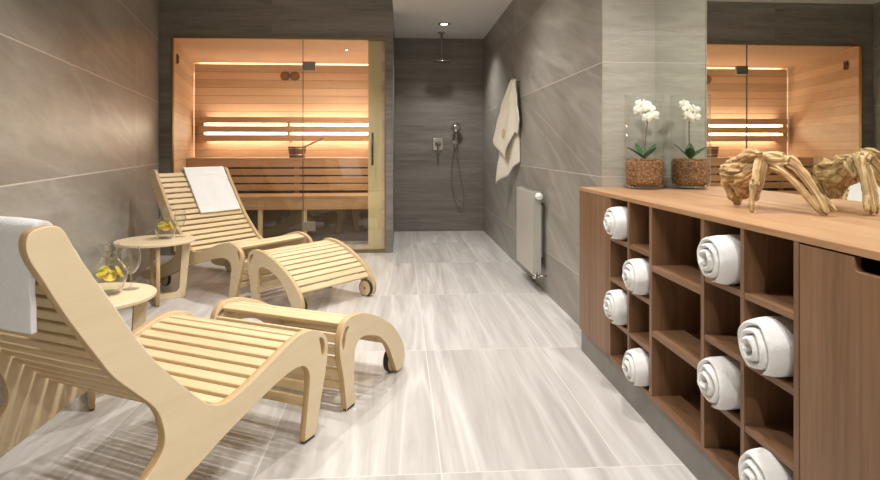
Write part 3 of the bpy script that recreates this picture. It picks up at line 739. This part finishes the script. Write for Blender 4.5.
gr = finish('clay_granules', bm, M_gran, None, True); gr.location = (VX, VY, ZT); gr['kind'] = 'stuff'
tag(gr, 'brown clay granules filling the bottom of the glass vase', 'granules')
bm = bmesh.new()
for k in range(170):
    a = rr.random()*6.283; q = .086*math.sqrt(rr.random()); s = rr.uniform(.004, .0075)
    bmesh.ops.create_icosphere(bm, subdivisions=1, radius=s, matrix=Matrix.Translation((q*math.cos(a), q*math.sin(a), .149+.3*s)))
o = finish('loose_granules', bm, M_gran, gr, True); o['kind'] = 'stuff'
orc = thing('orchid', 'white orchid with green leaves growing in the glass vase', 'orchid', (VX, VY, ZT+.145))
SX = [(0,0,-.03),(.004,.0,.06),(.008,-.004,.14),(.012,-.012,.20),(.010,-.008,.235),(.006,.012,.265),(.002,.04,.285),(-.004,.062,.30)]
bm = bmesh.new(); tube(bm, catmull(SX, 6), .0028, 8); finish('stem', bm, M_stem, orc, True)
def leaf(az, ln, wd, rise, droop):
    bm = bmesh.new(); rows = []
    for i in range(15):
        q = i/14; w = wd*math.sin(math.pi*min(1, .12+.88*q))**.8*(1 if q < 1 else .1)
        z = rise*q - droop*q*q; r = ln*q
        rows.append([bm.verts.new((r, s_*w, z+.010*abs(s_)*(1-q*.6))) for s_ in (-1, -.5, 0, .5, 1)])
    for a, b in zip(rows, rows[1:]):
        for i in range(4): bm.faces.new((a[i], a[i+1], b[i+1], b[i]))
    o = finish('leaf', bm, M_leaf, orc, True); o.rotation_euler = (0, 0, az); o.location = (0, 0, .006)
    m = o.modifiers.new('thick', 'SOLIDIFY'); m.thickness = .0025
    m = o.modifiers.new('sub', 'SUBSURF'); m.levels = 1; m.render_levels = 1
leaf(R(176), .092, .030, .075, .012); leaf(R(115), .060, .024, .085, .0); leaf(R(22), .080, .029, .080, .0); leaf(R(-62), .076, .027, .078, .018)
def flower(p, size, yaw, pitch, roll_):
    M = Matrix.Translation(p) @ Matrix.Rotation(yaw, 4, 'Z') @ Matrix.Rotation(pitch, 4, 'X') @ Matrix.Rotation(roll_, 4, 'Y')
    bm = bmesh.new()
    for an, ln, wd, dp in ((90,.98,.30,.0),(215,.95,.30,.0),(325,.95,.30,.0),(15,1.,.52,-.06),(165,1.,.52,-.06)):
        rows = []
        for i in range(8):
            q = i/7; w = wd*size*math.sin(math.pi*(.06+.90*q))**.7; r = ln*size*q
            rows.append([bm.verts.new(M @ (Matrix.Rotation(R(-an), 4, 'Y') @ Vector((r, dp*size - .10*size*math.sin(q*2.6) + .08*size*s_*s_, s_*w)))) for s_ in (-1, -.5, 0, .5, 1)])
        for a, b in zip(rows, rows[1:]):
            for i in range(4): bm.faces.new((a[i], a[i+1], b[i+1], b[i]))
    o = finish('flower', bm, M_pet, orc, True)
    m = o.modifiers.new('thick', 'SOLIDIFY'); m.thickness = .001
    bm = bmesh.new(); bmesh.ops.create_icosphere(bm, subdivisions=2, radius=size*.17, matrix=M @ Matrix.Translation((0,-.22*size,-.12*size)) @ Matrix.Diagonal((1,1.2,1.3,1)))
    finish('lip', bm, M_lip, o, True)
FL = [((.0,.062,.302),.027,.1,-.1,.2),((.020,.040,.296),.030,-.2,.1,-.2),((-.026,.014,.262),.036,.3,.0,.1),((.022,-.004,.272),.036,-.3,.0,.3),((.030,-.036,.232),.036,-.4,.15,-.2),((-.004,-.044,.222),.030,.1,.1,.2)]
for p, s_, a, b, c_ in FL: flower(p, s_, a, b, c_)

# ------------------------------------------------------------------ driftwood
def mid(a, b, t): return tuple(x+(y-x)*t for x, y in zip(a, b))
E_ = Vector((1.212, 2.10, 1.02)); Hb = Vector((1.236, 1.90, 1.052)); Tp = Vector((1.186, 1.87, 1.064))
LEGF = Vector((1.142, 1.84, ZT)); LEGR = Vector((1.327, 1.728, ZT)); BOT = Vector((1.225, 2.075, ZT))
bm = bmesh.new(); branches = []
def br(pts, rad, flat=1.):
    P = catmull(pts, 5); Rr = [p.x for p in catmull([(r, 0, 0) for r in rad], 5)]
    tube(bm, P, Rr, 14); branches.append((P, Rr))
br([(1.208,2.115,1.025),(1.212,2.06,1.012),(1.222,1.99,1.012),(1.232,1.93,1.038),(1.236,1.885,1.050)], [.022,.050,.055,.040,.026])   # the block
br([(1.214,2.10,1.03),(1.214,2.085,.985),(1.222,2.07,.93),(1.228,2.065,.896)], [.026,.036,.030,.010])                                # its root end
br([(1.222,2.03,1.00),(1.224,2.02,.955),(1.222,2.03,.925)], [.042,.036,.016])
br([(1.205,2.055,1.045),(1.198,1.98,1.062),(1.190,1.90,1.082),(1.186,1.865,1.078)], [.014,.022,.018,.010])                           # ridge
br([(1.200,1.90,1.075),(1.226,1.89,1.062),(1.262,1.85,1.060)], [.018,.028,.024])
br([(1.205,1.885,1.068),(1.182,1.868,1.028),(1.160,1.852,.965),(1.143,1.841,.893)], [.018,.018,.014,.006])                           # front leg
br([(1.215,1.885,1.045),(1.192,1.868,1.000),(1.174,1.856,.955),(1.168,1.852,.925)], [.016,.013,.010,.005])
br([(1.246,1.885,1.064),(1.272,1.842,1.056),(1.296,1.80,1.012),(1.314,1.76,.95),(1.322,1.738,.905),(1.323,1.733,.893)], [.022,.020,.016,.014,.011,.006])  # long leg, upper strand
br([(1.236,1.875,1.040),(1.254,1.828,1.012),(1.274,1.79,.968),(1.294,1.757,.922),(1.307,1.736,.893)], [.018,.013,.012,.011,.006])       # lower strand
br([(1.314,1.77,.955),(1.335,1.742,.92),(1.346,1.727,.900)], [.014,.011,.005])
br([(1.240,1.93,1.045),(1.275,1.885,1.04),(1.305,1.83,1.00)], [.022,.020,.010])
me = bpy.data.meshes.new('driftwood'); bm.to_mesh(me); bm.free()
o = bpy.data.objects.new('driftwood', me); C.objects.link(o)
m = o.modifiers.new('re', 'REMESH'); m.mode = 'VOXEL'; m.voxel_size = .0030; m.use_smooth_shade = True
m = o.modifiers.new('sm', 'SMOOTH'); m.iterations = 3; m.factor = .5
dg = bpy.context.evaluated_depsgraph_get(); me2 = bpy.data.meshes.new_from_object(o.evaluated_get(dg))
bpy.data.objects.remove(o)
SEG = []
for bi, (P, Rr) in enumerate(branches):
    acc = 0.
    for a, b, ra, rb in zip(P, P[1:], Rr, Rr[1:]):
        SEG.append((a, b, ra, rb, acc, bi)); acc += (b-a).length
HOLES = [(Vector((1.196,2.118,1.03)), .030, .035), (Vector((1.185,2.02,.985)), .020, .018), (Vector((1.20,1.955,1.01)), .020, .016), (Vector((1.178,2.06,.955)), .018, .014), (Vector((1.262,2.03,1.0)), .022, .02)]
grain = []; newco = []
for vtx in me2.vertices:
    p = vtx.co; best = None
    for a, b, ra, rb, acc, bi in SEG:
        ab = b-a; tt = max(0, min(1, (p-a).dot(ab)/ab.length_squared)); q = a+ab*tt
        d = (p-q).length - (ra+(rb-ra)*tt)
        if best is None or d < best[0]: best = (d, p-q, ab.normalized(), acc+ab.length*tt, bi)
    _, rv, ax, s_, bi = best
    rv = rv - ax*rv.dot(ax)
    x1 = ax.cross(Vector((.3, .2, .93))).normalized(); x2 = ax.cross(x1)
    g = Vector((rv.dot(x1)*95, rv.dot(x2)*95, s_*4.5+bi*5.3)); grain.append(g)
    n_ = noise.fractal(g*.6, .8, 2.2, 4); n2_ = noise.noise(p*30); n3_ = noise.noise(p*62+Vector((3, 1, 7)))
    rid = 1-abs(noise.noise(g*.42+Vector((9, 4, 2))))*2.2
    h = .0035*n_ + (.0075 if bi < 5 else .003)*n2_ + (.0035 if bi < 5 else .0015)*n3_
    if rid > .55: h -= .012*(rid-.55)
    if bi in (0, 1, 2):
        h += .008*noise.noise(p*44+Vector((1, 8, 3)))
        for hc, hr, hd in HOLES:
            dd = (p-hc).length/hr
            if dd < 1: h -= hd*(1-dd*dd)
    newco.append(p + vtx.normal*h)
for vtx, c_ in zip(me2.vertices, newco): vtx.co = c_
zmin = min(v_.co.z for v_ in me2.vertices)
for v_ in me2.vertices:
    if v_.co.z < ZT+.0008: v_.co.z = ZT+.0008
at_ = me2.attributes.new('grain', 'FLOAT_VECTOR', 'POINT')
for i, g in enumerate(grain): at_.data[i].vector = g
me2.materials.clear(); me2.materials.append(M_drift)
for p_ in me2.polygons: p_.use_smooth = True
me2.name = 'driftwood'
o = bpy.data.objects.new('driftwood', me2); C.objects.link(o)
tag(o, 'gnarled pale driftwood root standing on the walnut worktop', 'driftwood')

# ------------------------------------------------------------------ lights
def spot(name, loc, target, power, size=100, blend=.6, radius=.05, col=(1., .88, .74)):
    l = bpy.data.lights.new(name, 'SPOT'); l.energy = power; l.spot_size = R(size); l.spot_blend = blend; l.shadow_soft_size = radius; l.color = col
    o = bpy.data.objects.new(name, l); C.objects.link(o); o.location = loc
    d = Vector(target)-Vector(loc); o.rotation_euler = d.to_track_quat('-Z', 'Y').to_euler(); return o
ZL = ZC-.02
def down(x, y, p, size=120, blend=.7, radius=.045, col=(1., .97, .925), z=ZL): return spot('downlight_and_fill', (x, y, z), (x, y, 0), p, size, blend, radius, col)
down(-.78, 3.1, 78, 95, .9, radius=.02); down(-.15, 2.2, 102, 140, radius=.02)
down(-.60, 4.9, 80, 115, radius=.02); down(.10, 4.3, 140, 140)
down(.5, .75, 82, 150, radius=.15); down(.2, -1.3, 165, 165)  # added fill without fixtures: one over the aisle, one behind the camera
down(.78, 1.95, 112, 140)
down(.515, 6.82, 100, 125, z=ZS-.02, radius=.06)
spot('sauna_downlight', (-.62, 6.9, 2.235), (-.9, 7.1, 0), 105, 165, .8, .02, (1., .84, .66))
w = bpy.data.worlds.new('room_dark'); S.world = w; w.use_nodes = True
w.node_tree.nodes['Background'].inputs[0].default_value = (.05, .045, .04, 1)

# ------------------------------------------------------------------ camera
cd = bpy.data.cameras.new('camera'); cam = bpy.data.objects.new('camera', cd); C.objects.link(cam)
cam.location = (0, 0, 1.1); cam.rotation_euler = (R(90), 0, YAW)
cd.sensor_width = 36; cd.lens = 587/880*36; cd.shift_y = -92/880; cd.clip_start = .02
S.camera = cam
S.view_settings.view_transform = 'Standard'; S.view_settings.look = 'None'; S.view_settings.gamma = 1
S.view_settings.use_curve_mapping = False; S.view_settings.exposure = 0.
